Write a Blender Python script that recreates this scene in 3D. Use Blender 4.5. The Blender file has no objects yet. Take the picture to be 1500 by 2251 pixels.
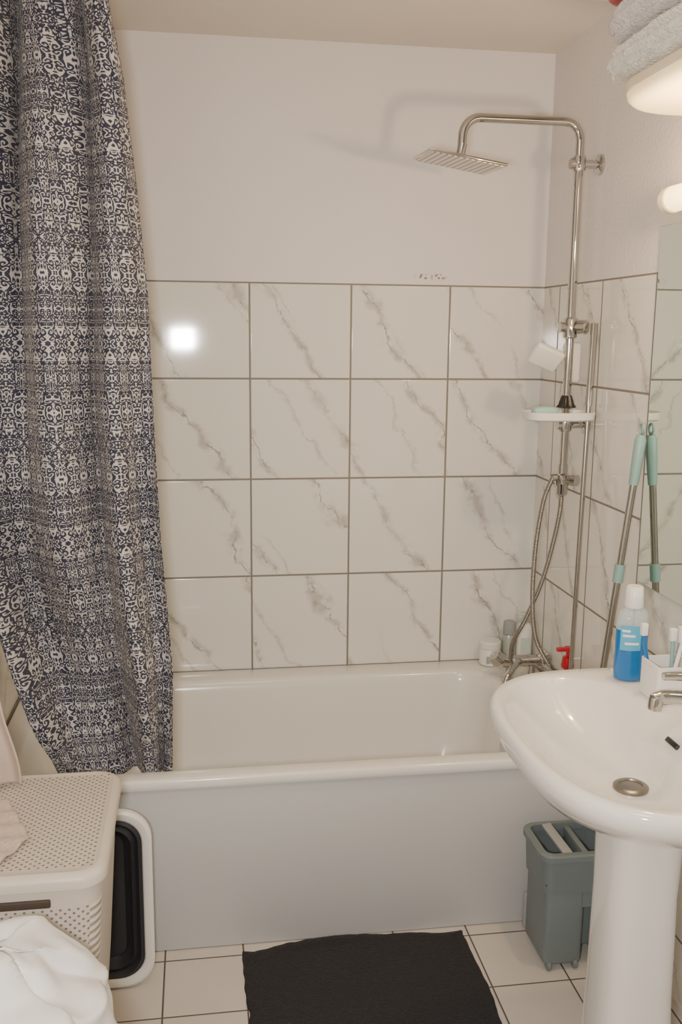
import bpy, bmesh, math, random
from mathutils import Vector, Matrix, noise as mn
random.seed(4)
COL=bpy.context.scene.collection
# ------------------------------------------------------------ helpers
class NT:
    def __init__(s,name):
        s.m=bpy.data.materials.new(name); s.m.use_nodes=True; s.t=s.m.node_tree; s.t.nodes.clear()
        s.out=s.t.nodes.new("ShaderNodeOutputMaterial"); s.b=s.t.nodes.new("ShaderNodeBsdfPrincipled")
        s.t.links.new(s.b.outputs[0],s.out.inputs[0])
    def n(s,k): return s.t.nodes.new(k)
    def put(s,sock,v):
        if isinstance(v,bpy.types.NodeSocket): s.t.links.new(v,sock)
        elif isinstance(v,(tuple,list)):
            sock.default_value=tuple(v)+((1,) if len(v)==3 and sock.type=='RGBA' else ())
        else: sock.default_value=v
    def M(s,op,*a):
        x=s.n("ShaderNodeMath"); x.operation=op
        for i,v in enumerate(a): s.put(x.inputs[i],v)
        return x.outputs[0]
    def mix(s,f,a,b):
        x=s.n("ShaderNodeMix"); x.data_type='RGBA'
        s.put(x.inputs[0],f); s.put(x.inputs[6],a); s.put(x.inputs[7],b); return x.outputs[2]
    def xyz(s,v):
        x=s.n("ShaderNodeSeparateXYZ"); s.put(x.inputs[0],v); return x.outputs
    def vec(s,a,b,c=0.0):
        x=s.n("ShaderNodeCombineXYZ"); s.put(x.inputs[0],a); s.put(x.inputs[1],b); s.put(x.inputs[2],c); return x.outputs[0]
    def noise(s,v,sc,det=2,dist=0.0,rough=.5):
        x=s.n("ShaderNodeTexNoise"); 
        if v is not None: s.put(x.inputs['Vector'],v)
        x.inputs['Scale'].default_value=sc; x.inputs['Detail'].default_value=det
        x.inputs['Distortion'].default_value=dist; x.inputs['Roughness'].default_value=rough
        return x.outputs[0]
    def ramp(s,v,lo,hi,a=0.0,b=1.0):
        x=s.n("ShaderNodeMapRange"); x.interpolation_type='SMOOTHSTEP'
        s.put(x.inputs[0],v); x.inputs[1].default_value=lo; x.inputs[2].default_value=hi
        x.inputs[3].default_value=a; x.inputs[4].default_value=b; return x.outputs[0]
    def pos(s): return s.n("ShaderNodeNewGeometry").outputs['Position']
    def obj(s): return s.n("ShaderNodeTexCoord").outputs['Object']
    def uv(s): return s.n("ShaderNodeTexCoord").outputs['UV']
    def nor(s): return s.n("ShaderNodeNewGeometry").outputs['Normal']
    def bump(s,h,st=.3,d=.01):
        x=s.n("ShaderNodeBump"); x.inputs['Strength'].default_value=st; x.inputs['Distance'].default_value=d
        s.put(x.inputs['Height'],h); s.put(s.b.inputs['Normal'],x.outputs[0])
    def set(s,**k):
        for a,v in k.items(): s.put(s.b.inputs[{'col':'Base Color','rough':'Roughness','metal':'Metallic','trans':'Transmission Weight','ior':'IOR','coat':'Coat Weight','emc':'Emission Color','ems':'Emission Strength','alpha':'Alpha','sheen':'Sheen Weight','sss':'Subsurface Weight'}[a]],v)
def simple(name,col,rough=.5,metal=0,var=.06,nscale=12,bump=0,bscale=200,**k):
    t=NT(name); o=t.obj(); n=t.noise(o,nscale,3)
    d=tuple(c*(1-var) for c in col); l=tuple(min(1,c*(1+var)) for c in col)
    t.set(col=t.mix(n,d,l),rough=rough,metal=metal,**k)
    if bump: t.bump(t.noise(o,bscale,3),bump,.003)
    return t.m
def tag(o,label=None,category=None,kind=None,group=None):
    if label: o["label"]=label
    if category: o["category"]=category
    if kind: o["kind"]=kind
    if group: o["group"]=group
    return o
def root(name,loc,label,category):
    e=bpy.data.objects.new(name,None); e.empty_display_size=.05; e.location=loc; COL.objects.link(e)
    return tag(e,label,category)
def finish(name,bm,mat,parent=None,smooth=True,angle=40,mats=None):
    bmesh.ops.recalc_face_normals(bm,faces=bm.faces)
    me=bpy.data.meshes.new(name); bm.to_mesh(me); bm.free()
    for mm in (mats or [mat]): me.materials.append(mm)
    if smooth:
        me.polygons.foreach_set("use_smooth",[True]*len(me.polygons))
        me.set_sharp_from_angle(angle=math.radians(angle))
    o=bpy.data.objects.new(name,me); COL.objects.link(o)
    if parent is not None:
        o.parent=parent
        o.matrix_parent_inverse=Matrix.Translation(parent.location).inverted() if parent.type=='EMPTY' else Matrix.Identity(4)
    return o
def bm_box(bm,x0,x1,y0,y1,z0,z1,bev=0,seg=3,M=None):
    r=bmesh.ops.create_cube(bm,size=1); vs=r['verts']
    for v in vs: v.co=Vector(((x0+x1)/2+v.co.x*(x1-x0),(y0+y1)/2+v.co.y*(y1-y0),(z0+z1)/2+v.co.z*(z1-z0)))
    if bev:
        es=list({e for v in vs for e in v.link_edges})
        r=bmesh.ops.bevel(bm,geom=es,offset=bev,segments=seg,affect='EDGES',profile=.5)
        vs=[v for v in r['verts'] if v.is_valid]
    if M is not None:
        for v in vs: v.co=M@v.co
    return vs
def box(name,x0,x1,y0,y1,z0,z1,mat,parent=None,bev=0,seg=3,M=None):
    bm=bmesh.new(); bm_box(bm,x0,x1,y0,y1,z0,z1,bev,seg,M); return finish(name,bm,mat,parent)
def bm_loft(bm,rings,cap0=True,cap1=True):
    R=[[bm.verts.new(p) for p in r] for r in rings]; n=len(R[0])
    for a,b in zip(R,R[1:]):
        for i in range(n): bm.faces.new((a[i],a[(i+1)%n],b[(i+1)%n],b[i]))
    if cap0: bm.faces.new(R[0][::-1])
    if cap1: bm.faces.new(R[-1])
    return R
def loft(name,rings,mat,parent=None,cap0=True,cap1=True,angle=40):
    bm=bmesh.new(); bm_loft(bm,rings,cap0,cap1); return finish(name,bm,mat,parent,angle=angle)
def rrect(x0,x1,y0,y1,r,z,n=8):
    pts=[]
    for cx,cy,a0 in ((x1-r,y1-r,0),(x0+r,y1-r,90),(x0+r,y0+r,180),(x1-r,y0+r,270)):
        for i in range(n+1):
            a=math.radians(a0+90*i/n); pts.append((cx+r*math.cos(a),cy+r*math.sin(a),z))
    return pts
def sup(cx,cy,a,b,z,n=2.5,N=72,n2=None):
    pts=[]
    for i in range(N):
        t=2*math.pi*i/N; c,s=math.cos(t),math.sin(t)
        k=(n2 if (n2 and c>0) else n)
        pts.append((cx+a*math.copysign(abs(c)**(2/k),c),cy+b*math.copysign(abs(s)**(2/k),s),z))
    return pts
def frame(axis):
    z=Vector(axis).normalized(); t=Vector((0,0,1)) if abs(z.z)<.9 else Vector((0,1,0))
    x=t.cross(z).normalized(); y=z.cross(x); return Matrix((x,y,z)).transposed()
def bm_lathe(bm,prof,loc,axis=(0,0,1),N=28,sx=1,sy=1,star=None):
    F=frame(axis) if tuple(axis)!=(0,0,1) else Matrix.Identity(3)
    rings=[]
    for r,z in prof:
        ring=[]
        for i in range(N):
            a=2*math.pi*i/N; q=r*(1 if not star else 1+star[1]*math.cos(star[0]*a))
            ring.append(Vector(loc)+F@Vector((q*math.cos(a)*sx,q*math.sin(a)*sy,z)))
        rings.append(ring)
    bm_loft(bm,rings)
def lathe(name,prof,loc,mat,parent=None,axis=(0,0,1),N=28,sx=1,sy=1,star=None,angle=35):
    bm=bmesh.new(); bm_lathe(bm,prof,loc,axis,N,sx,sy,star); return finish(name,bm,mat,parent,angle=angle)
def crom(P,k=8):
    P=[Vector(p) for p in P]; Q=[P[0]*2-P[1]]+P+[P[-1]*2-P[-2]]; out=[]
    for i in range(1,len(Q)-2):
        a,b,c,d=Q[i-1:i+3]
        for j in range(k):
            t=j/k; out.append(.5*((2*b)+(c-a)*t+(2*a-5*b+4*c-d)*t*t+(3*b-a-3*c+d)*t**3))
    out.append(P[-1]); return out
def bm_tube(bm,P,r,N=14):
    P=[Vector(p) for p in P]; rings=[]; prev=None
    for i,p in enumerate(P):
        t=(P[min(i+1,len(P)-1)]-P[max(i-1,0)]).normalized()
        if prev is None:
            x=(Vector((0,1,0)) if abs(t.y)<.9 else Vector((1,0,0))); x=(x-t*x.dot(t)).normalized()
        else: x=(prev-t*prev.dot(t)).normalized()
        prev=x; y=t.cross(x); rr=r(i/(len(P)-1)) if callable(r) else r
        rings.append([p+(x*math.cos(2*math.pi*k/N)+y*math.sin(2*math.pi*k/N))*rr for k in range(N)])
    bm_loft(bm,rings)
def tube(name,P,r,mat,parent=None,N=14):
    bm=bmesh.new(); bm_tube(bm,P,r,N); return finish(name,bm,mat,parent)
def superbox(name,c,h,mat,parent=None,k=4,sub=24,amp=0,freq=6,rot=None,seed=0,ridge=False,fn=None,fuzz=0):
    bm=bmesh.new(); bmesh.ops.create_cube(bm,size=2)
    bmesh.ops.subdivide_edges(bm,edges=bm.edges,cuts=sub,use_grid_fill=True)
    for v in bm.verts:
        p=v.co.copy(); l=(abs(p.x)**k+abs(p.y)**k+abs(p.z)**k)**(1/k)
        p=p/l; q=Vector((p.x*h[0],p.y*h[1],p.z*h[2]))
        if amp:
            nv=mn.fractal(q*freq+Vector((seed,seed*2,0)),.8,2,3)
            if ridge: nv=1-2.2*abs(nv)
            q+=p.normalized()*nv*amp
        if fn: q=fn(q)
        if fuzz: q+=p.normalized()*random.uniform(-fuzz,fuzz)
        if rot is not None: q=rot@q
        v.co=q+Vector(c)
    return finish(name,bm,mat,parent,angle=180)
# ------------------------------------------------------------ materials
def wall_mat(name,axis,off,scuff=False,plaster=.25):
    t=NT(name); P=t.xyz(t.pos()); u=P[axis]; z=P[2]
    uo=t.M('ADD',u,off); zo=t.M('SUBTRACT',z,.449)
    du=t.M('PINGPONG',uo,.15); dv=t.M('PINGPONG',zo,.15)
    dt=t.M('ABSOLUTE',t.M('SUBTRACT',z,1.6255))
    d=t.M('MINIMUM',t.M('MINIMUM',du,dv),dt)
    g=t.ramp(d,.0022,.0034,1,0)
    tile=t.M('LESS_THAN',z,1.6275)
    iu=t.M('FLOOR',t.M('DIVIDE',uo,.3)); iv=t.M('FLOOR',t.M('DIVIDE',zo,.3))
    w=t.n("ShaderNodeTexWhiteNoise"); w.noise_dimensions='2D'; t.put(w.inputs['Vector'],t.vec(iu,iv))
    ro=w.outputs[0]; w2=t.xyz(w.outputs[1])
    us=t.M('MULTIPLY',u,1.0 if axis==0 else -1.0)
    uz=t.vec(us,z,t.M('MULTIPLY',ro,3.0))
    wob=t.M('ADD',t.M('MULTIPLY',t.M('SUBTRACT',t.noise(uz,4.0,2),.5),.16),t.M('MULTIPLY',t.M('SUBTRACT',t.noise(uz,22,4,.6,.65),.5),.05))
    ac=t.M('ADD',t.M('ADD',t.M('MULTIPLY',us,.84),t.M('MULTIPLY',z,.54)),wob)
    def vein(shift,per,thinw,softw,lo,hi,nz):
        dd=t.M('PINGPONG',t.M('ADD',ac,t.M('ADD',t.M('MULTIPLY',w2[nz],per*2),shift)),per)
        br=t.noise(uz,38,3,0,.6)
        th=t.M('MULTIPLY',t.ramp(dd,thinw*.2,thinw,1,0),t.ramp(br,.36,.56,.3,1))
        so=t.M('MULTIPLY',t.ramp(dd,0.0,softw,.6,0),t.ramp(t.noise(uz,20,3),.38,.60))
        ms=t.ramp(t.noise(t.vec(us,z,t.M('MULTIPLY',w2[nz],9.0)),3.0,1),lo,hi)
        return t.M('MULTIPLY',t.M('MAXIMUM',t.M('MULTIPLY',th,.9),so),ms)
    v=t.M('MAXIMUM',vein(3.0,.125,.0036,.024,.28,.42,0),t.M('MULTIPLY',vein(3.07,.16,.0024,.012,.36,.50,1),.6))
    base=t.mix(v,(.77,.75,.695),(.325,.305,.275))
    tc=t.mix(g,base,(.215,.195,.165))
    pn=t.noise(t.pos(),2.5,3)
    paint=t.mix(pn,(.73,.685,.665),(.78,.735,.71))
    if scuff:
        bx=t.M('MULTIPLY',t.ramp(t.M('ABSOLUTE',t.M('ADD',P[0],.355)),.03,.06,1,0),t.ramp(t.M('ABSOLUTE',t.M('SUBTRACT',z,1.651)),.004,.011,1,0))
        sc=t.M('MULTIPLY',bx,t.ramp(t.noise(t.pos(),90,3),.5,.58))
        paint=t.mix(sc,paint,(.22,.18,.14))
    t.set(col=t.mix(tile,paint,tc))
    rt=t.M('ADD',t.M('MULTIPLY',g,.6),.06)
    r=t.M('ADD',t.M('MULTIPLY',tile,rt),t.M('MULTIPLY',t.M('SUBTRACT',1.0,tile),.62)); t.set(rough=r)
    hp=t.M('MULTIPLY',t.noise(t.pos(),110,2),t.M('MULTIPLY',t.M('SUBTRACT',1.0,tile),plaster))
    ht=t.M('MULTIPLY',t.M('MULTIPLY',t.ramp(d,.001,.005,0,1),tile),.5)
    wav=t.M('MULTIPLY',t.noise(t.pos(),5,1),.18)
    t.bump(t.M('ADD',t.M('ADD',hp,ht),wav),.35,.006)
    return t.m
m_back=wall_mat("painted_and_marble_tiled_wall",0,.5942+.3,True,.12)
m_right=wall_mat("plastered_and_marble_tiled_wall",1,.427,False,.8)
m_left=wall_mat("left_tiled_wall",1,.427,False,.2)
t=NT("ceiling_paint"); t.set(col=t.mix(t.noise(t.pos(),3,3),(.72,.66,.595),(.78,.72,.65)),rough=.8); t.bump(t.noise(t.pos(),150,2),.1,.002); m_ceil=t.m
t=NT("floor_tiles"); P=t.xyz(t.pos())
fx=t.M('PINGPONG',t.M('ADD',P[0],.21+1.88),.094); fy=t.M('PINGPONG',t.M('ADD',P[1],.84+3.8),.097)
d=t.M('MINIMUM',fx,fy); g=t.ramp(d,.0012,.0026,1,0)
t.set(col=t.mix(g,t.mix(t.noise(t.pos(),6,4),(.53,.485,.435),(.66,.61,.555)),(.09,.075,.06)),rough=t.M('ADD',t.M('MULTIPLY',g,.5),.28))
t.bump(t.ramp(d,.001,.004),.3,.003); m_floor=t.m
m_acryl=simple("white_acrylic",(.765,.75,.70),.16,var=.02,coat=.3)
m_panel=simple("grey_white_panel",(.53,.535,.53),.42,var=.03,nscale=4)
m_ceram=simple("white_ceramic",(.76,.735,.69),.07,var=.015,coat=.5)
m_chrome=simple("chrome",(.54,.535,.52),.06,1,var=.03)
m_steel=simple("brushed_steel",(.42,.41,.39),.20,1,var=.08,nscale=60)
m_drain=simple("worn_drain_metal",(.24,.225,.20),.32,.9,var=.1)
t=NT("hose_metal"); t.set(col=(.36,.35,.33),metal=1.0,rough=.26); z=t.xyz(t.pos()); t.bump(t.M('SINE',t.M('MULTIPLY',z[2],1500.0)),.6,.001); m_hose=t.m
m_whitepl=simple("white_plastic",(.78,.76,.71),.3,var=.03)
m_mint=simple("mint_plastic",(.23,.37,.36),.38,var=.05)
m_bucket=simple("grey_green_plastic",(.165,.20,.205),.42,var=.06,bump=.1,bscale=300)
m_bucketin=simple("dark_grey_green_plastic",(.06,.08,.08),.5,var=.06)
m_dark=simple("dark_rubber",(.022,.022,.026),.55,var=.15)
m_gasket=simple("grey_rubber",(.33,.34,.34),.5)
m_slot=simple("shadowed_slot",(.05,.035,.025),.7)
m_black=simple("black_plastic",(.015,.015,.015),.35)
m_red=simple("red_plastic",(.42,.008,.022),.3)
m_liquid=simple("blue_liquid",(.003,.14,.40),.08,var=.05,coat=.4)
m_lab=simple("pale_blue_label",(.09,.38,.58),.3)
m_labw=simple("white_green_label",(.55,.66,.60),.4)
m_clear=simple("clear_plastic",(.62,.74,.76),.06,alpha=.35)
m_teal=simple("teal_soap",(.35,.55,.52),.5)
m_silver=simple("silver_green_plastic",(.42,.46,.42),.3,.3)
m_pink=simple("pale_clear_soap",(.78,.66,.62),.15)
def terry(name,col,sc=260,st=.9,d=.006,sheen=.3):
    t=NT(name); o=t.obj(); n=t.noise(o,sc,2); t.set(col=t.mix(t.noise(o,sc*.5,2),tuple(c*.75 for c in col),tuple(min(1,c*1.2) for c in col)),rough=.95,sheen=sheen); t.bump(n,st,d); return t.m
m_mat=terry("charcoal_terry",(.015,.014,.016),260,.9,.006,.05)
m_tw1=terry("mauve_grey_terry",(.80,.74,.74),130,.8,.008); m_tw2=terry("cream_terry",(.90,.86,.76),130,.8,.008); m_tw3=terry("beige_terry",(.54,.43,.34),320,.7,.004)
m_garm=simple("pale_cotton",(.54,.44,.37),.8,var=.08,bump=.2,bscale=400)
m_bag=simple("white_cloth_bag",(.78,.77,.76),.5,var=.03,nscale=5)
m_mirror=simple("mirror_glass",(.74,.82,.77),.02,1,var=.01)
m_edge=simple("mirror_edge_glass",(.42,.52,.46),.2)
t=NT("lamp_glass"); t.set(col=(.9,.85,.7),rough=.4,emc=(1.0,.62,.22)); 
t.put(t.b.inputs['Emission Strength'],t.M('ADD',t.M('MULTIPLY',t.noise(t.obj(),8,1),1.0),3.6)); m_glow=t.m
t=NT("warm_emissive_plate"); t.set(col=(.85,.72,.48),rough=.4,emc=(1.0,.70,.30)); 
t.put(t.b.inputs['Emission Strength'],t.M('ADD',t.M('MULTIPLY',t.noise(t.obj(),6,1),.5),.55)); m_glowplate=t.m  # emission for the plate added below the shelf to make its underside glow
m_lampbody=simple("glow_yellowed_enamel",(.84,.74,.54),.35)  # white enamel yellowed so its colour carries the warm lamp glow
# perforated hamper plastic
t=NT("perforated_cream_plastic"); P=t.xyz(t.pos()); Nn=t.xyz(t.nor())
def dots(a,b,s):
    x=t.M('DIVIDE',a,s); y=t.M('DIVIDE',b,s*.5)
    row=t.M('FLOOR',y); xs=t.M('ADD',x,t.M('MULTIPLY',row,.5))
    fx=t.M('SUBTRACT',t.M('FRACT',xs),.5); fy=t.M('MULTIPLY',t.M('SUBTRACT',t.M('FRACT',y),.5),.5)
    dd=t.M('SQRT',t.M('ADD',t.M('MULTIPLY',fx,fx),t.M('MULTIPLY',fy,fy)))
    return t.ramp(dd,.12,.18,1,0)
top=t.M('GREATER_THAN',t.M('ABSOLUTE',Nn[2]),.9); fr=t.M('GREATER_THAN',t.M('ABSOLUTE',Nn[1]),.8)
sd=t.M('GREATER_THAN',t.M('ABSOLUTE',Nn[0]),.6)
zl=t.M('MULTIPLY',t.M('LESS_THAN',P[2],.535),1.0)
h1=t.M('MULTIPLY',dots(P[0],P[1],.0145),top)
h1=t.M('MULTIPLY',h1,t.M('MULTIPLY',t.M('LESS_THAN',P[0],-1.235),t.M('MULTIPLY',t.M('LESS_THAN',P[1],-.995),t.M('GREATER_THAN',P[1],-1.335))))
h2=t.M('MULTIPLY',t.M('MULTIPLY',dots(P[0],P[2],.0145),fr),t.M('MULTIPLY',zl,t.M('LESS_THAN',P[0],-1.245)))
hh=t.M('MAXIMUM',h1,h2)
rib=t.M('MULTIPLY',t.M('MULTIPLY',t.M('SINE',t.M('MULTIPLY',P[2],420.0)),sd),zl)
t.set(col=t.mix(t.M('MULTIPLY',hh,.9),(.56,.505,.44),(.17,.13,.10)),rough=.4); t.bump(t.M('SUBTRACT',rib,hh),.5,.004); m_hamper=t.m
# shower curtain ornament: mirrored scrolls inside repeating damask cells
t=NT("ornamental_curtain_fabric"); U=t.xyz(t.uv())
A_=.066; B_=.074
mu=t.M('PINGPONG',U[0],A_/2); mv=t.M('PINGPONG',U[1],B_/2)
rwi=t.M('FLOOR',t.M('DIVIDE',t.M('ADD',U[1],B_/2),B_))
rw=t.M('MODULO',rwi,3.0)
mvec=t.vec(mu,mv,t.M('MULTIPLY',rw,.13))
dx=t.M('MULTIPLY',t.M('SUBTRACT',t.noise(mvec,56,0),.5),1.2)
mvec2=t.vec(mu,mv,t.M('ADD',t.M('MULTIPLY',rw,.13),.7))
dy=t.M('MULTIPLY',t.M('SUBTRACT',t.noise(mvec2,56,0),.5),1.2)
def scroll(cell,K,lo):
    p=t.M('ADD',t.M('SUBTRACT',t.M('PINGPONG',t.M('ADD',t.M('DIVIDE',mu,cell),dx),1.0),.5),0.0)
    q=t.M('SUBTRACT',t.M('PINGPONG',t.M('ADD',t.M('DIVIDE',mv,cell),dy),1.0),.5)
    th=t.M('ARCTAN2',q,p); rr=t.M('SQRT',t.M('ADD',t.M('MULTIPLY',p,p),t.M('MULTIPLY',q,q)))
    return t.M('SINE',t.M('ADD',th,t.M('MULTIPLY',rr,K)))
sA=scroll(.0165,15.0,0); sB=scroll(.0110,13.0,0)
rm=t.M('MODULO',rwi,2.0)
sm=t.M('ADD',t.M('MULTIPLY',sA,t.M('SUBTRACT',1.0,rm)),t.M('MULTIPLY',t.M('ADD',t.M('MULTIPLY',sB,.5),t.M('MULTIPLY',sA,.55)),rm))
orn=t.ramp(sm,-.38,-.08)
t.set(col=t.mix(orn,(.52,.485,.46),(.020,.023,.046)),rough=.75,sheen=.1)
t.bump(t.noise(t.uv(),900,1),.15,.001); m_curt=t.m
# shower head underside
t=NT("nozzle_face"); O=t.xyz(t.obj()); a=t.M('PINGPONG',t.M('ADD',O[0],10.0),.0075)
st=t.ramp(a,.0025,.0035,1,0); t.set(col=t.mix(st,(.62,.59,.54),(.16,.15,.14)),metal=.8,rough=.25); m_noz=t.m
# ------------------------------------------------------------ room shell
XL=-1.57; YF=-3.5; ZC=2.287
def struct(o): o["kind"]="structure"; return o
struct(box("wall_back",XL-.1,.1,0,.1,-.1,ZC+.1,m_back))
struct(box("wall_right",0,.1,YF,0,-.1,ZC+.1,m_right))
struct(box("wall_left",XL-.1,XL,YF,0,-.1,ZC+.1,m_left))
struct(box("wall_front",XL-.1,.1,YF-.1,YF,-.1,ZC+.1,m_ceil))
struct(box("floor",XL,0,YF,0,-.1,0,m_floor))
struct(box("ceiling",XL,0,YF,0,ZC,ZC+.1,m_ceil))
bm=bmesh.new(); bm_box(bm,-1.30,-.50,YF,YF+.03,0,2.02,.004); 
bm_box(bm,-1.18,-.62,YF+.03,YF+.04,.2,.95,.004); bm_box(bm,-1.18,-.62,YF+.03,YF+.04,1.1,1.85,.004)
struct(finish("door_1",bm,m_whitepl))
# ------------------------------------------------------------ bathtub
tub=root("bathtub",(-.785,-.37,0),"white built-in bathtub with grey-white front panel","bathtub")
X0,X1,Y0,Y1=-1.566,-.004,-.733,-.004
def ins(a,b,c,d,r,z): return rrect(X0+a,X1-b,Y0+c,Y1-d,r,z)
rings=[ins(.012,.006,.012,.006,.012,.424),ins(.002,0,.002,0,.014,.427),ins(0,0,0,0,.014,.432),ins(0,0,0,0,.014,.446),ins(.004,.002,.004,.002,.014,.4515),ins(.009,.006,.009,.006,.016,.453),
 ins(.062,.16,.044,.078,.10,.453),ins(.068,.168,.050,.085,.10,.4505),ins(.074,.175,.056,.092,.10,.443),ins(.082,.182,.062,.098,.10,.42),ins(.13,.20,.075,.11,.11,.30),ins(.20,.225,.095,.13,.12,.17),ins(.26,.26,.14,.17,.12,.115),ins(.34,.34,.22,.25,.10,.10)]
loft("tub_shell",rings,m_acryl,tub,cap0=False,angle=50)
p=box("front_panel",-1.564,-.006,-.722,-.700,.002,.4235,m_panel,tub,bev=.002); p["label"]="flat grey-white tub panel"
lathe("overflow_cover",[(.03,0),(.032,.004),(.028,.009),(.004,.011)],(-.20,-.40,.32),m_chrome,tub,axis=(-1,0,.1))
lathe("drain",[(.03,0),(.03,.004),(.012,.005)],(-.5,-.40,.1),m_chrome,tub)
# ------------------------------------------------------------ shower curtain
cur=root("shower_curtain",(-1.35,-.62,2.2),"navy and beige ornamental patterned shower curtain hanging inside the tub","shower curtain")
def lerp(tab,z):
    for (z0,v0),(z1,v1) in zip(tab,tab[1:]):
        if z0>=z>=z1:
            k=(z0-z)/(z0-z1); return v0+(v1-v0)*k
    return tab[0][1] if z>tab[0][0] else tab[-1][1]
XR=[(2.2,-1.225),(2.02,-1.195),(1.56,-1.155),(1.0,-1.14),(.68,-1.118),(.40,-1.125)]
XLc=[(2.2,-1.55),(1.3,-1.555),(.95,-1.545),(.8,-1.52),(.6,-1.46),(.5,-1.42),(.40,-1.38)]
def cpt(s,z):
    xl,xr=lerp(XLc,z),lerp(XR,z)
    dn=(2.2-z)/1.8
    s2=s+.07*math.sin(s*5+1)+.05*mn.noise(Vector((s*2,z*1.5,4)))
    ph=s2*3.1*2*math.pi+1.5*math.sin(z*1.5)+s*2.8*dn
    amp=(.038+.014*math.sin(s*9+z*2.0))*(1.15-.40*s*dn)
    fold=math.sin(ph)+.22*math.sin(2*ph+z*2)+(.12*math.sin(4*ph-z*3))*max(0,1-dn*1.6)
    y=-.625+amp*fold+.045*mn.noise(Vector((s*2.5,z*1.8,1)))
    lo=max(0,min(1,(1.35-z)/.5))
    y+=.044*math.sin(7.5*s+6.0*z+.8)*lo*(1-.40*s)
    x=xl+(xr-xl)*s+.016*math.cos(ph)*math.sin(math.pi*s)
    y0=max(y,-.71); k=max(0,min(1,(z-.455)/.10))
    return Vector((x,y0*k+max(-.665,min(y,-.59))*(1-k),z))
NU,NV=240,200
bm=bmesh.new(); uvl=bm.loops.layers.uv.new("UVMap"); G=[];arc=[0]
for i in range(1,NU+1): arc.append(arc[-1]+(cpt(i/NU,1.3)-cpt((i-1)/NU,1.3)).length)
for j in range(NV+1):
    z=2.195-(2.195-.425)*j/NV; G.append([bm.verts.new(cpt(i/NU,z)) for i in range(NU+1)])
for j in range(NV):
    for i in range(NU):
        f=bm.faces.new((G[j][i],G[j+1][i],G[j+1][i+1],G[j][i+1]))
        for l,(a,b) in zip(f.loops,((i,j),(i,j+1),(i+1,j+1),(i+1,j))): l[uvl].uv=(arc[a],b/NV*1.77)
o=finish("curtain_fabric",bm,m_curt,cur,angle=180)
sm=o.modifiers.new("t","SOLIDIFY"); sm.thickness=.0012
rod=root("curtain_rod",(-.785,-.635,2.22),"white metal curtain rod spanning the tub","curtain rod")
tube("rod",[(XL+.003,-.635,2.235),(-.003,-.635,2.235)],.011,m_whitepl,rod)
for k in range(7):
    x=-1.53+k*.05; tube("curtain_ring",[(x,-.635+.02*math.cos(a),2.222+.027*math.sin(a)) for a in [i*math.pi/8 for i in range(17)]],.002,m_chrome,cur,N=6)
# ------------------------------------------------------------ shower column
PX,PY=-.060,-.37
sh=root("shower_column",(PX,PY,1.1),"chrome shower riser with square rain head and hose on the wall above the tub","shower")
def arc_pts(c,r,a0,a1,n=8):
    return [(c[0]+r*math.cos(math.radians(a0+(a1-a0)*i/n)),PY,c[1]+r*math.sin(math.radians(a0+(a1-a0)*i/n))) for i in range(n+1)]
P=[(PX,PY,1.12),(PX,PY,1.5),(PX,PY,1.9)]+arc_pts((PX-.045,1.977),.045,0,90)+[(-.15,PY,2.022),(-.25,PY,2.022)]+arc_pts((-.328,1.977),.045,90,180)+[(-.375,PY,1.945)]
tube("riser_pipe",P,.0115,m_chrome,sh,N=20)
hd=Matrix.Translation((-.380,PY,1.914))@Matrix.Rotation(math.radians(9),4,'Y')@Matrix.Rotation(math.radians(3),4,'X')
bm=bmesh.new(); bm_box(bm,-.1,.1,-.1,.1,-.003,.004,.002,2); bm_lathe(bm,[(.024,.004),(.022,.010),(.012,.014),(.012,.045)],(0,0,0))
o=finish("shower_head",bm,m_chrome,sh); o.matrix_basis=hd
bm=bmesh.new(); bm_box(bm,-.093,.093,-.093,.093,-.0045,-.003,0); o2=finish("nozzle_plate",bm,m_noz,None); o2.parent=o
for z,yy in ((1.920,PY),(1.245,PY)):
    bm=bmesh.new(); bm_lathe(bm,[(.026,0),(.026,.006),(.020,.010),(.011,.012),(.011,.07),(.014,.072),(.014,.082)],(-.001,yy,z),axis=(-1,0,0))
    bm_lathe(bm,[(.0165,-.018),(.0175,-.015),(.0175,.015),(.0165,.018)],(PX,yy,z)); finish("wall_bracket",bm,m_chrome,sh)
bm=bmesh.new(); bm_lathe(bm,[(.015,-.03),(.019,-.026),(.019,.02),(.014,.026)],(PX,PY,1.505)); bm_lathe(bm,[(.012,0),(.012,.02),(.019,.022),(.019,.042),(.015,.046)],(PX+.002,PY,1.505),axis=(.7,-.7,0)); bm_lathe(bm,[(.010,0),(.014,.03)],(PX,PY,1.505),axis=(-1,0,0))
finish("hand_shower_holder",bm,m_chrome,sh)
M1=Matrix.Translation((-.116,-.35,1.425))@Matrix.Rotation(math.radians(22),4,'Y')@Matrix.Rotation(math.radians(35),4,'X')
box("hand_shower",-.042,.042,-.012,.012,-.032,.032,m_whitepl,sh,bev=.008,M=M1)
box("hand_shower_handle",-.060,-.012,-.345,-.318,1.355,1.465,m_whitepl,sh,bev=.010)
tray=[]
for k,z in ((.90,1.262),(.98,1.266),(1.0,1.285),(.97,1.285),(.94,1.271),(.5,1.270)): tray.append(sup(-.103,-.425,.095*k,.062*k,z,3,48))
o=loft("soap_tray",tray,m_whitepl,sh); o["label"]="white oval plastic tray"
lathe("tray_knob",[(.010,0),(.026,.004),(.020,.012),(.018,.020),(.014,.032),(.012,.036)],(PX,PY,1.288),m_black,sh,star=(6,.12),N=48)
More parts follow.
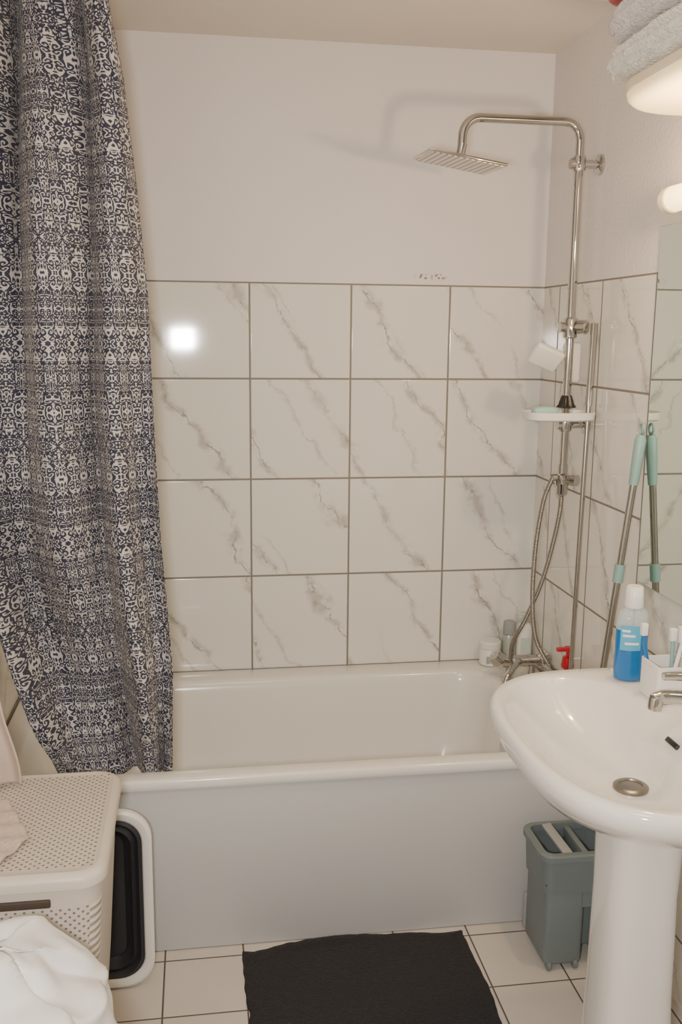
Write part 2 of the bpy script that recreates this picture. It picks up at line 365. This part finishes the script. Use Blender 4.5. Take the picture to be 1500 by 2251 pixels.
bm=bmesh.new(); bm_lathe(bm,[(.012,-.045),(.016,-.04),(.016,-.02),(.020,-.015),(.020,.012),(.014,.016),(.014,.04)],(PX,PY,1.095)); bm_lathe(bm,[(.012,0),(.012,.028),(.016,.03),(.016,.045)],(PX,PY,1.095),axis=(.6,-.8,0)); bm_lathe(bm,[(.010,0),(.010,.03)],(PX,PY,1.1),axis=(-1,0,0)); finish("diverter",bm,m_chrome,sh)
tube("shower_hose",crom([(PX-.025,PY,1.10),(-.092,PY,1.09),(-.108,PY+.01,1.03),(-.120,PY+.02,.90),(-.122,PY+.02,.75),(-.105,PY+.02,.63),(-.060,PY+.01,.55),(-.025,-.33,.52),(-.03,-.28,.50),(-.06,-.235,.51)]),.0065,m_hose,sh)
tube("shower_hose",crom([(PX,PY,1.05),(PX-.003,PY,1.0),(-.072,PY+.01,.92),(-.092,PY+.03,.80),(-.125,-.31,.68),(-.145,-.27,.60),(-.14,-.24,.53)]),.0065,m_hose,sh)
# ------------------------------------------------------------ bath mixer
mx=root("bath_mixer_tap",(-.1,-.2,.455),"chrome bath mixer tap on the tub deck","tap")
bm=bmesh.new(); bm_lathe(bm,[(.014,0),(.018,.004),(.018,.12),(.014,.124)],(-.035,-.205,.515),axis=(-1,0,0))
for x in (-.06,-.135): bm_lathe(bm,[(.020,0),(.020,.006),(.011,.010),(.011,.055)],(x,-.205,.4545))
finish("mixer_body",bm,m_chrome,mx)
tube("spout",crom([(-.10,-.21,.515),(-.125,-.245,.520),(-.16,-.285,.505),(-.175,-.30,.48)]),.011,m_chrome,mx)
for s,x in ((1,-.035),(-1,-.159)):
    lathe("tap_handle",[(.018,0),(.022,.004),(.020,.03),(.010,.034)],(x,-.205,.515),m_chrome,mx,axis=(s*.7,0,.7),star=(4,.12))
# ------------------------------------------------------------ items on tub deck
j=root("cream_jar",(-.145,-.055,.4545),"white cosmetic jar with screw lid on the tub corner","jar")
lathe("jar_body",[(.028,0),(.033,.004),(.034,.05),(.031,.055)],(-.145,-.055,.4545),m_whitepl,j)
lathe("jar_lid",[(.034,.055),(.035,.058),(.035,.075),(.032,.079)],(-.145,-.055,.4545),m_whitepl,j)
box("jar_label",-.166,-.124,-.0905,-.0885,.468,.490,m_gasket,j,bev=.0005)
b=root("shampoo_bottle",(-.082,-.05,.4545),"silver green shampoo bottle with flat cap","bottle")
lathe("bottle_body",[(.018,0),(.022,.004),(.022,.085),(.019,.095)],(-.082,-.05,.4545),m_silver,b)
lathe("bottle_cap",[(.019,.096),(.020,.098),(.019,.135),(.015,.138)],(-.082,-.05,.4545),m_gasket,b)
b=root("pump_bottle",(-.033,-.05,.4545),"white pump bottle with pale teal label","bottle")
lathe("bottle_body",[(.022,0),(.026,.004),(.026,.115),(.018,.128),(.010,.132)],(-.033,-.05,.4545),m_whitepl,b,sy=.75)
bm=bmesh.new(); bm_lathe(bm,[(.011,.132),(.012,.145),(.005,.147),(.005,.155),(.010,.156),(.010,.164)],(-.033,-.05,.4545)); bm_box(bm,-.058,-.03,-.055,-.045,.609,.617,.002); finish("pump",bm,m_labw,b)
box("bottle_label",-.048,-.018,-.0705,-.069,.49,.54,m_labw,b)
b=root("soap_pump_bottle",(-.04,-.43,.4545),"clear hand soap bottle with red pump head","bottle")
lathe("bottle_body",[(.024,0),(.028,.004),(.028,.09),(.018,.105),(.010,.109)],(-.04,-.43,.4545),m_pink,b)
bm=bmesh.new(); bm_lathe(bm,[(.010,.108),(.010,.117),(.017,.118),(.018,.122),(.015,.148),(.006,.151),(.006,.165),(.011,.166),(.011,.177)],(-.04,-.43,.4545)); bm_box(bm,-.074,-.036,-.437,-.423,.620,.631,.003); finish("pump",bm,m_red,b)
tag(superbox("soap_bar",(-.135,-.41,1.285),(.035,.022,.0125),m_teal,k=3.2,sub=10),"small teal bar of soap on the shower tray","soap")
pl=root("cleaning_pole",(-.045,-.475,.4545),"thin steel cleaning pole leaning on the tiled wall","pole")
tube("pole",[(-.05,-.475,.458),(-.020,-.428,1.40)],.0065,m_steel,pl)
tube("pole_sleeve",[(-.0235,-.434,1.30),(-.014,-.42,1.515)],.0095,m_chrome,pl)
# ------------------------------------------------------------ mirror, lamp, shelf
mi=root("wall_mirror",(-.005,-1.4,1.3),"frameless wall mirror above the sink","mirror")
box("mirror_glass",-.0105,-.0095,-2.05,-.752,.905,1.724,m_mirror,mi)
box("mirror_backing",-.0093,-.0015,-2.052,-.749,.902,1.727,m_edge,mi)
la=root("mirror_lamp",(-.05,-1.2,1.78),"warm glowing tube lamp above the mirror","lamp")
LZ=1.765
for n_,y in (("lamp_end_cap",-.868),("lamp_end_cap",-1.44)):
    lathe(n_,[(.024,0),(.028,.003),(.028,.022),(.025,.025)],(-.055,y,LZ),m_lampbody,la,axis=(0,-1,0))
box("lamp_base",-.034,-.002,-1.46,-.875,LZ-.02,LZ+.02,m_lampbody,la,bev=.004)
lathe("lamp_tube",[(.022,0),(.0265,.004),(.0265,.54),(.022,.542)],(-.058,-.8955,LZ),m_glow,la,axis=(0,-1,0))
sf=root("lit_towel_shelf",(-.13,-1.2,1.96),"white rounded wall shelf with an added warm glow plate underneath, carrying folded towels","shelf")
def shelf_ring(z,i):
    pts=[(-.003,-.86-i,z),(-.04,-.86-i,z)]
    for k in range(13):
        a=math.radians(90+90*k/12); pts.append((-.08+(.13-i)*math.cos(a),-.99+(.13-i)*math.sin(a),z))
    pts+=[(-.21+i,-1.3,z),(-.21+i,-1.78,z),(-.003,-1.78,z)]
    return pts
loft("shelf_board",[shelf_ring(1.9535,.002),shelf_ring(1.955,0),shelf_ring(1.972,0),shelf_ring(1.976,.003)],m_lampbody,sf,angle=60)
loft("added_glow_plate",[shelf_ring(1.930,.030),shelf_ring(1.934,.016),shelf_ring(1.942,.006),shelf_ring(1.953,.003)],m_glowplate,sf,angle=60)  # emissive plate added to give the shelf underside its warm glow
def towel_fn(h,layers):
    def f(q):
        out=max(abs(q.x)/h[0],abs(q.y)/h[1])
        k=max(0,(out-.8)/.2)
        g=abs(math.cos((q.z/h[2])*math.pi*layers*.5))
        q.x-=math.copysign(.018*k*(1-g),q.x); q.y-=math.copysign(.018*k*(1-g),q.y)
        return q
    return f
h=(.098,.40,.035)
tag(superbox("folded_towel",(-.120,-1.235,2.018),h,m_tw2,k=5,sub=60,amp=.006,freq=9,fn=towel_fn(h,2.0),rot=Matrix.Rotation(math.radians(2),3,'Z'),fuzz=.0012),"cream folded bath towel on the wall shelf","towel",group="towels on the shelf")
h=(.106,.40,.034)
tag(superbox("folded_towel",(-.122,-1.215,2.099),h,m_tw1,k=5,sub=60,amp=.006,freq=8,fn=towel_fn(h,2.0),seed=3,rot=Matrix.Rotation(math.radians(-1),3,'Z'),fuzz=.0012),"mauve grey folded bath towel stacked on another towel","towel",group="towels on the shelf")
tag(superbox("folded_washcloth",(-.135,-.975,2.161),(.085,.155,.017),m_red,k=4,sub=16,amp=.003,freq=14),"small red folded cloth on top of the towels","cloth")
# ------------------------------------------------------------ pedestal sink
ZT=.80; CY=-1.36
sk=root("pedestal_sink",(-.27,CY,0),"white oval ceramic pedestal sink against the wall","sink")
R=[]
def clampx(r): return [(min(p[0],-.003),p[1],p[2]) for p in r]
for cx,a,b,z,n in ((-.27,.06,.065,.622,2.2),(-.27,.085,.09,.640,2.2),(-.27,.135,.146,.664,2.2),(-.268,.19,.209,.694,2.3),(-.266,.228,.260,.722,2.5),(-.265,.250,.297,.750,2.7),(-.265,.258,.312,.769,2.8),(-.265,.261,.318,.786,2.8),(-.265,.258,.316,.796,2.8),(-.265,.251,.310,.801,2.8)):
    R.append(clampx(sup(cx,CY,a,b,z,n,96,n2=max(n,4.5) if z>.69 else n)))
for cx,a,b,z,n in ((-.348,.158,.282,.800,2.3),(-.350,.150,.275,.796,2.3),(-.352,.138,.265,.785,2.3),(-.350,.118,.242,.762,2.2),(-.343,.100,.206,.736,2.2),(-.328,.078,.152,.714,2.1),(-.310,.050,.085,.697,2),(-.298,.026,.028,.690,2)):
    R.append(sup(cx,CY,a,b,z,n,96))
loft("basin",R,m_ceram,sk,cap0=True,cap1=True,angle=60)
rings=[]
for z,a,b,cx in ((.002,.088,.092,-.272),(.03,.086,.090,-.272),(.10,.076,.080,-.274),(.30,.069,.072,-.276),(.50,.066,.070,-.277),(.60,.068,.074,-.277),(.66,.085,.09,-.275)): rings.append(sup(cx,CY,a,b,z,3,48))
loft("pedestal",rings,m_ceram,sk)
bm=bmesh.new(); bm_lathe(bm,[(.006,.0065),(.020,.006),(.021,.008),(.026,.008),(.031,.005),(.031,.0)],(-.298,CY,.6905)); finish("drain",bm,m_drain,sk)
M2=Matrix.Translation((-.2275,CY-.004,.774))@Matrix.Rotation(math.radians(-50),4,'Y')
ov=box("overflow_slot",-.005,.005,-.020,.020,-.003,.003,m_black,sk,bev=.002,M=M2)
fa=bpy.data.objects.new("faucet",None); fa.location=(-.125,CY,.80); COL.objects.link(fa); fa.parent=sk; fa.matrix_parent_inverse=Matrix.Translation(sk.location).inverted(); fa["label"]="chrome single-lever faucet"
lathe("faucet_body",[(.026,0),(.026,.005),(.022,.009),(.021,.055),(.023,.07),(.020,.078),(.005,.082)],(-.125,CY,.80),m_chrome,fa)
bm=bmesh.new(); bm_tube(bm,crom([(-.13,CY,.835),(-.18,CY,.850),(-.24,CY,.860),(-.268,CY,.857)]),lambda k:.014-.003*k); bm_lathe(bm,[(.012,0),(.013,.004),(.013,.022),(.010,.024)],(-.261,CY,.860),axis=(-.15,0,-1)); finish("spout",bm,m_chrome,fa)
bm=bmesh.new(); bm_tube(bm,crom([(-.125,CY,.882),(-.16,CY,.890),(-.22,CY,.897),(-.252,CY,.898)]),lambda k:.011-.004*k); finish("lever",bm,m_chrome,fa)
# mouthwash
BX,BY=-.194,-1.115
mw=root("mouthwash_bottle",(BX,BY,.8015),"mouthwash bottle with blue liquid and white cap on the sink","bottle")
lathe("liquid_body",[(.026,0),(.033,.004),(.034,.02),(.033,.06),(.0335,.105)],(BX,BY,.8015),m_liquid,mw,sy=.72,N=40)
lathe("clear_shoulder",[(.0335,.1055),(.033,.125),(.029,.14),(.018,.149),(.015,.151)],(BX,BY,.8015),m_clear,mw,sy=.72,N=40)
bm=bmesh.new(); bm_lathe(bm,[(.0175,.150),(.0185,.152),(.0165,.19),(.014,.193)],(BX,BY,.8015),star=(20,.02),N=80); finish("cap",bm,m_whitepl,mw)
bm=bmesh.new(); rr=[]
for z in (.066,.116):
    rr.append([bm.verts.new((BX+.0352*math.cos(a),BY+.0352*.735*math.sin(a),.8015+z)) for a in [math.radians(210+i*3.0) for i in range(25)]])
for i in range(24): bm.faces.new((rr[0][i],rr[0][i+1],rr[1][i+1],rr[1][i]))
finish("label",bm,m_lab,mw)
for z,a0,a1 in ((.104,216,245),(.094,220,262),(.078,228,275)):
    bm=bmesh.new()
    q=[[bm.verts.new((BX+.0357*math.cos(a),BY+.0357*.74*math.sin(a),.8015+z+dz)) for a in [math.radians(a0+(a1-a0)*i/8) for i in range(9)]] for dz in (0,.005)]
    for i in range(8): bm.faces.new((q[0][i],q[0][i+1],q[1][i+1],q[1][i]))
    finish("label_mark",bm,m_whitepl,mw)
# toothbrush holder
th=root("toothbrush_holder",(-.152,-1.215,.8015),"white square toothbrush holder on the sink edge","toothbrush holder")
tx0,tx1,ty0,ty1=-.205,-.125,-1.255,-1.180
bm=bmesh.new(); bm_loft(bm,[rrect(tx0,tx1,ty0,ty1,.006,.8015,4),rrect(tx0,tx1,ty0,ty1,.006,.872,4),rrect(tx0+.004,tx1-.004,ty0+.004,ty1-.004,.004,.872,4),rrect(tx0+.004,tx1-.004,ty0+.004,ty1-.004,.004,.808,4)]); finish("holder_box",bm,m_whitepl,th)
for i,(x,y,dx,dy,mm) in enumerate(((-.190,-1.195,-.014,.01,m_liquid),(-.168,-1.235,.004,.012,m_mint),(-.152,-1.205,.010,-.01,m_mint),(-.176,-1.240,.022,.0,m_whitepl))):
    tb=root("toothbrush",(x,y,.81),["blue and white toothbrush in the holder","mint toothbrush in the holder","mint toothbrush in the holder","white toothbrush in the holder"][i],"toothbrush"); tb["group"]="toothbrushes in the holder"
    d=Vector((dx,dy,.105)); a=Vector((x,y,.812))
    tube("handle",[a,a+d*.8,a+d*1.0],lambda k:.0045-.001*k,mm,tb,N=10)
    e=a+d; box("bristles",-.006,.006,-.005,.006,-.002,.022,m_whitepl,tb,bev=.001,M=Matrix.Translation(e))
# ------------------------------------------------------------ mop + bucket
mo=root("flat_mop",(-.13,-.75,0),"steel and mint mop leaning behind the bucket against the wall","mop")
A=Vector((-.150,-.7485,.02)); B=Vector((-.022,-.7475,1.262)); D=B-A
tube("mop_pole",[A,A+D*.92],.0085,m_steel,mo)
tube("mop_grip",[A+D*.90,A+D*.93,A+D*.96,A+D*.985,A+D*.995],lambda k:[.011,.0125,.0135,.014,.010][min(4,int(k*4.01))],m_mint,mo)
tube("hang_ring",[B+Vector((0,0,.008))+Vector((.0*a,.011*math.cos(a),.012*math.sin(a))) for a in [i*math.pi/8 for i in range(17)]],.003,m_mint,mo,N=8)
tube("pole_clip",[A+D*.71,A+D*.745],.0125,m_mint,mo)
box("mop_head",-.255,-.045,-.757,-.740,.002,.10,m_gasket,mo,bev=.005)
bk=root("mop_bucket",(-.15,-.84,0),"grey-green two-compartment mop bucket on the floor between tub and sink","bucket")
bx0,bx1,by0,by1=-.275,-.02,-.925,-.772
bm=bmesh.new()
def rr_(i,z,r=.025): return rrect(bx0+i,bx1-i,by0+i,by1-i,r,z,6)
bm_loft(bm,[rr_(.004,.20),rr_(.0,.285),rr_(.004,.285),rr_(.008,.20),rr_(.008,.16)],cap0=False)
bm_box(bm,bx0+.012,-.168,by0+.006,by1-.008,.012,.215,.012)
bm_box(bm,-.130,bx1-.012,by0+.006,by1-.008,.012,.215,.012)
bm_box(bm,-.18,-.12,by0+.05,by1-.010,.03,.215,.006)
finish("bucket_body",bm,m_bucket,bk)
bm=bmesh.new(); bm_loft(bm,[rrect(bx0-.006,bx1+.006,by0-.006,by1+.006,.03,.285,6),rrect(bx0-.006,bx1+.006,by0-.006,by1+.006,.03,.298,6),rrect(bx0-.002,bx1+.002,by0-.002,by1+.002,.028,.302,6),rrect(bx0+.010,bx1-.010,by0+.010,by1-.010,.02,.302,6),rrect(bx0+.010,bx1-.010,by0+.010,by1-.010,.02,.285,6)],False,False); finish("bucket_rim",bm,m_bucket,bk)
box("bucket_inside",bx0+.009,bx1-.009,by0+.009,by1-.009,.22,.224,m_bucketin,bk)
box("wringer",-.175,-.160,by0+.01,by1-.01,.225,.296,m_bucket,bk,bev=.004)
box("wringer_blade",-.012,.012,-.055,.055,-.004,.004,m_gasket,bk,bev=.002,M=Matrix.Translation((-.215,-.845,.296))@Matrix.Rotation(math.radians(12),4,'X')@Matrix.Rotation(math.radians(10),4,'Z'))
tube("carry_handle",crom([(-.145,-.915,.30),(-.13,-.89,.318),(-.12,-.85,.325),(-.115,-.80,.318),(-.12,-.782,.30)]),.006,m_bucket,bk)
for x in (-.255,-.19,-.11,-.055):
    lathe("wheel",[(.008,0),(.012,.002),(.012,.010),(.008,.012)],(x,by0+.012,.0125),m_bucket,bk,axis=(1,0,0))
# ------------------------------------------------------------ bath mat
bm=bmesh.new(); NX,NY=150,185; G=[]
for layer in (0,1):
    g=[]
    for j in range(NY+1):
        row=[]
        for i in range(NX+1):
            s,tt=i/NX,j/NY
            x=-.965+.555*s+.010*mn.noise(Vector((tt*5,2,0)))+.006*mn.noise(Vector((tt*17,9,s*2))); yb=-.740-.015*max(0,1-abs(s-.05)/.15)
            if .25<s<.9: yb+=.010*math.sin((s-.25)/.65*math.pi)
            y=yb-(1.42-.735)*tt-.010*mn.noise(Vector((s*5,7,0)))-.004*mn.noise(Vector((s*19,3,0)))
            ed=min(s*NX,(1-s)*NX,tt*NY,(1-tt)*NY)
            h=0
            if layer:
                h=(.011+.002*mn.noise(Vector((x*6,y*6,0)))+random.uniform(-.0006,.0006))*min(1,(ed/6)**.5)
                if tt<.06: h+=.010*(1-tt/.06)*max(0,math.sin((s-.1)*6.0))
            row.append(bm.verts.new((x,y,.0015+h)))
        g.append(row)
    G.append(g)
for L,g in enumerate(G):
    for j in range(NY):
        for i in range(NX): bm.faces.new((g[j][i],g[j][i+1],g[j+1][i+1],g[j+1][i]))
bmesh.ops.remove_doubles(bm,verts=bm.verts,dist=.0002)
tag(finish("bath_mat",bm,m_mat,angle=180),"charcoal black terry bath mat on the floor before the tub","bath mat")
# ------------------------------------------------------------ hamper
hx0,hx1,hy0,hy1=-1.545,-1.215,-1.365,-.968
hm=root("laundry_hamper",(-1.38,-1.17,0),"beige perforated plastic laundry hamper with lid","laundry hamper")
def hr(i,z,r=.045): return rrect(hx0+i,hx1-i,hy0+i,hy1-i,max(.02,r-i*.3),z,8)
loft("hamper_body",[hr(.055,.002),hr(.05,.01),hr(.03,.25),hr(.010,.560),hr(.010,.573)],m_hamper,hm,angle=30)
loft("hamper_lid",[hr(.004,.5735),hr(0,.576),hr(0,.588),hr(.002,.594),hr(.007,.599),hr(.014,.601),hr(.018,.5995),hr(.03,.5995)],m_hamper,hm,angle=30)
o=box("handle_slot",-1.50,-1.305,hy0+.006,hy0+.0125,.541,.556,m_slot,hm,bev=.003); o["label"]="dark grip slot"
# ------------------------------------------------------------ collapsible basin
cb=root("collapsible_basin",(-1.36,-.83,0),"white collapsible wash basin with dark grey folds standing on edge","wash basin")
def xr(i,y,r=.07,z0=.004,z1=.440,xa=-1.54,xb=-1.168):
    return [(p[0],y+.05,p[1]) for p in rrect(xa+i,xb-i,z0+i,z1-i,max(.02,r-i*.6),0,8)]
loft("rim",[xr(.006,-.900),xr(0,-.896),xr(0,-.884),xr(.006,-.880),xr(.014,-.880),xr(.022,-.884),xr(.022,-.896),xr(.018,-.900),xr(.006,-.900)],m_whitepl,cb,False,False,angle=50)
loft("folding_wall",[xr(.021,-.893),xr(.030,-.897),xr(.038,-.886),xr(.046,-.894),xr(.054,-.880),xr(.062,-.872)],m_dark,cb,False,False,angle=50)
loft("base",[xr(.060,-.868),xr(.064,-.874),xr(.10,-.874),xr(.12,-.866)],m_dark,cb,False,True,angle=50)
loft("outer_shell",[xr(.012,-.880),xr(.022,-.862),xr(.030,-.850),xr(.06,-.846)],m_whitepl,cb,False,True,angle=50)
# ------------------------------------------------------------ white bag
def bagfn(q):
    k=(q.z+.33)/.66
    q.x*=1-.30*max(0,k-.45); q.y*=1-.2*max(0,k-.5)
    a=math.atan2(q.y,q.x); q.x+=.012*math.sin(a*9+q.z*8)*k; q.y+=.012*math.cos(a*7-q.z*6)*k
    q.z+=.018*max(0,k-.5)*math.sin(q.x*22+1)
    return q
tag(superbox("laundry_bag",(-1.352,-1.60,.318),(.195,.195,.300),m_bag,k=2.6,sub=60,amp=.022,freq=5.0,ridge=True,fn=bagfn,seed=7),"crumpled white laundry bag standing before the hamper","laundry bag")
# ------------------------------------------------------------ hanging cloth and towel
hk=root("hanging_garment",(-1.5,-1.03,.95),"pale beige cotton garment hanging on the wall over the hamper","garment")
bm=bmesh.new(); g=[]
for a in range(61):
    z=.93-.32*a/60; row=[]
    for k in range(41):
        v=k/40; xr_=-1.412-.30*max(0,z-.80)-.10*max(0,z-.62)+.008*math.sin(z*22)
        x=-1.560+(xr_+1.560)*v
        y=-1.03+.016*math.sin(v*13+z*4)+.01*math.sin(z*11+v*4)
        row.append(bm.verts.new((x,y,z+.004*math.sin(v*12))))
    g.append(row)
for a in range(60):
    for k in range(40): bm.faces.new((g[a][k],g[a][k+1],g[a+1][k+1],g[a+1][k]))
o=finish("cloth",bm,m_garm,hk,angle=180); s=o.modifiers.new("s","SOLIDIFY"); s.thickness=.003
tube("wall_hook",crom([(-1.567,-1.03,.955),(-1.55,-1.03,.935),(-1.53,-1.03,.925),(-1.52,-1.03,.945)]),.004,m_chrome,hk,N=10)
bm=bmesh.new(); g=[]
pth=crom([(-1.556,.80,0),(-1.550,.74,0),(-1.53,.68,0),(-1.50,.635,0),(-1.455,.616,0),(-1.42,.609,0),(-1.375,.609,0)],8)
for q in pth:
    row=[]
    for k in range(41):
        v=k/40; y=-1.10-.23*v
        flat=max(0,min(1,(q.x+1.50)/.1))
        xx=q.x+(.010*math.sin(v*16)*(1-flat)+flat*(.02-.10*abs(v-.62)))
        row.append(bm.verts.new((max(xx,-1.56),y,q.y+.003*math.sin(v*30)*flat)))
    g.append(row)
for a in range(len(g)-1):
    for k in range(40): bm.faces.new((g[a][k],g[a][k+1],g[a+1][k+1],g[a+1][k]))
o=tag(finish("hand_towel",bm,m_tw3,angle=180),"beige towel draped down the wall onto the hamper lid","towel")
s=o.modifiers.new("s","SOLIDIFY"); s.thickness=.006; s.offset=0
# ------------------------------------------------------------ camera and lights
ya,pi_,ro2,F=.1504,.1847,.0097,2095.9
f=Vector((math.sin(ya)*math.cos(pi_),math.cos(ya)*math.cos(pi_),-math.sin(pi_)))
r=Vector((math.cos(ya),-math.sin(ya),0)); u=r.cross(f)
c,s=math.cos(ro2),math.sin(ro2); r,u=c*r+s*u,-s*r+c*u
Cp=Vector((-1.0499,-2.8444,1.4815))
Mx=Matrix((r,u,-f)).transposed().to_4x4(); Mx.translation=Cp
cam=bpy.data.cameras.new("camera"); cam.sensor_fit='VERTICAL'; cam.sensor_height=36; cam.sensor_width=24; cam.lens=F/2251*36; cam.clip_start=.02
co=bpy.data.objects.new("camera",cam); co.matrix_world=Mx; COL.objects.link(co); bpy.context.scene.camera=co
def area(name,mat,size,power,col,sy=None):
    l=bpy.data.lights.new(name,'AREA'); l.energy=power; l.color=col; l.size=size
    if sy: l.shape='RECTANGLE'; l.size_y=sy
    o=bpy.data.objects.new(name,l); o.matrix_world=mat; COL.objects.link(o); return o
Mf=Mx.copy(); Mf.translation=Cp-r*.08-u*.03+f*.03
area("camera_flash",Mf,.12,25,(1,.95,.915),.10)
area("added_ceiling_fill",Matrix.Translation((-.8,-2.1,ZC-.02)),.35,6,(1,.84,.66))  # unseen soft fill added near the ceiling, not a fitting of the room
l=bpy.data.lights.new("mirror_lamp_bulb",'POINT'); l.energy=12; l.color=(1,.72,.43); l.shadow_soft_size=.028
o=bpy.data.objects.new("mirror_lamp_bulb",l); o.location=(-.13,-1.12,LZ); COL.objects.link(o)
w=bpy.data.worlds.new("world"); bpy.context.scene.world=w; w.use_nodes=True; w.node_tree.nodes["Background"].inputs[0].default_value=(.9,.85,.8,1); w.node_tree.nodes["Background"].inputs[1].default_value=.1
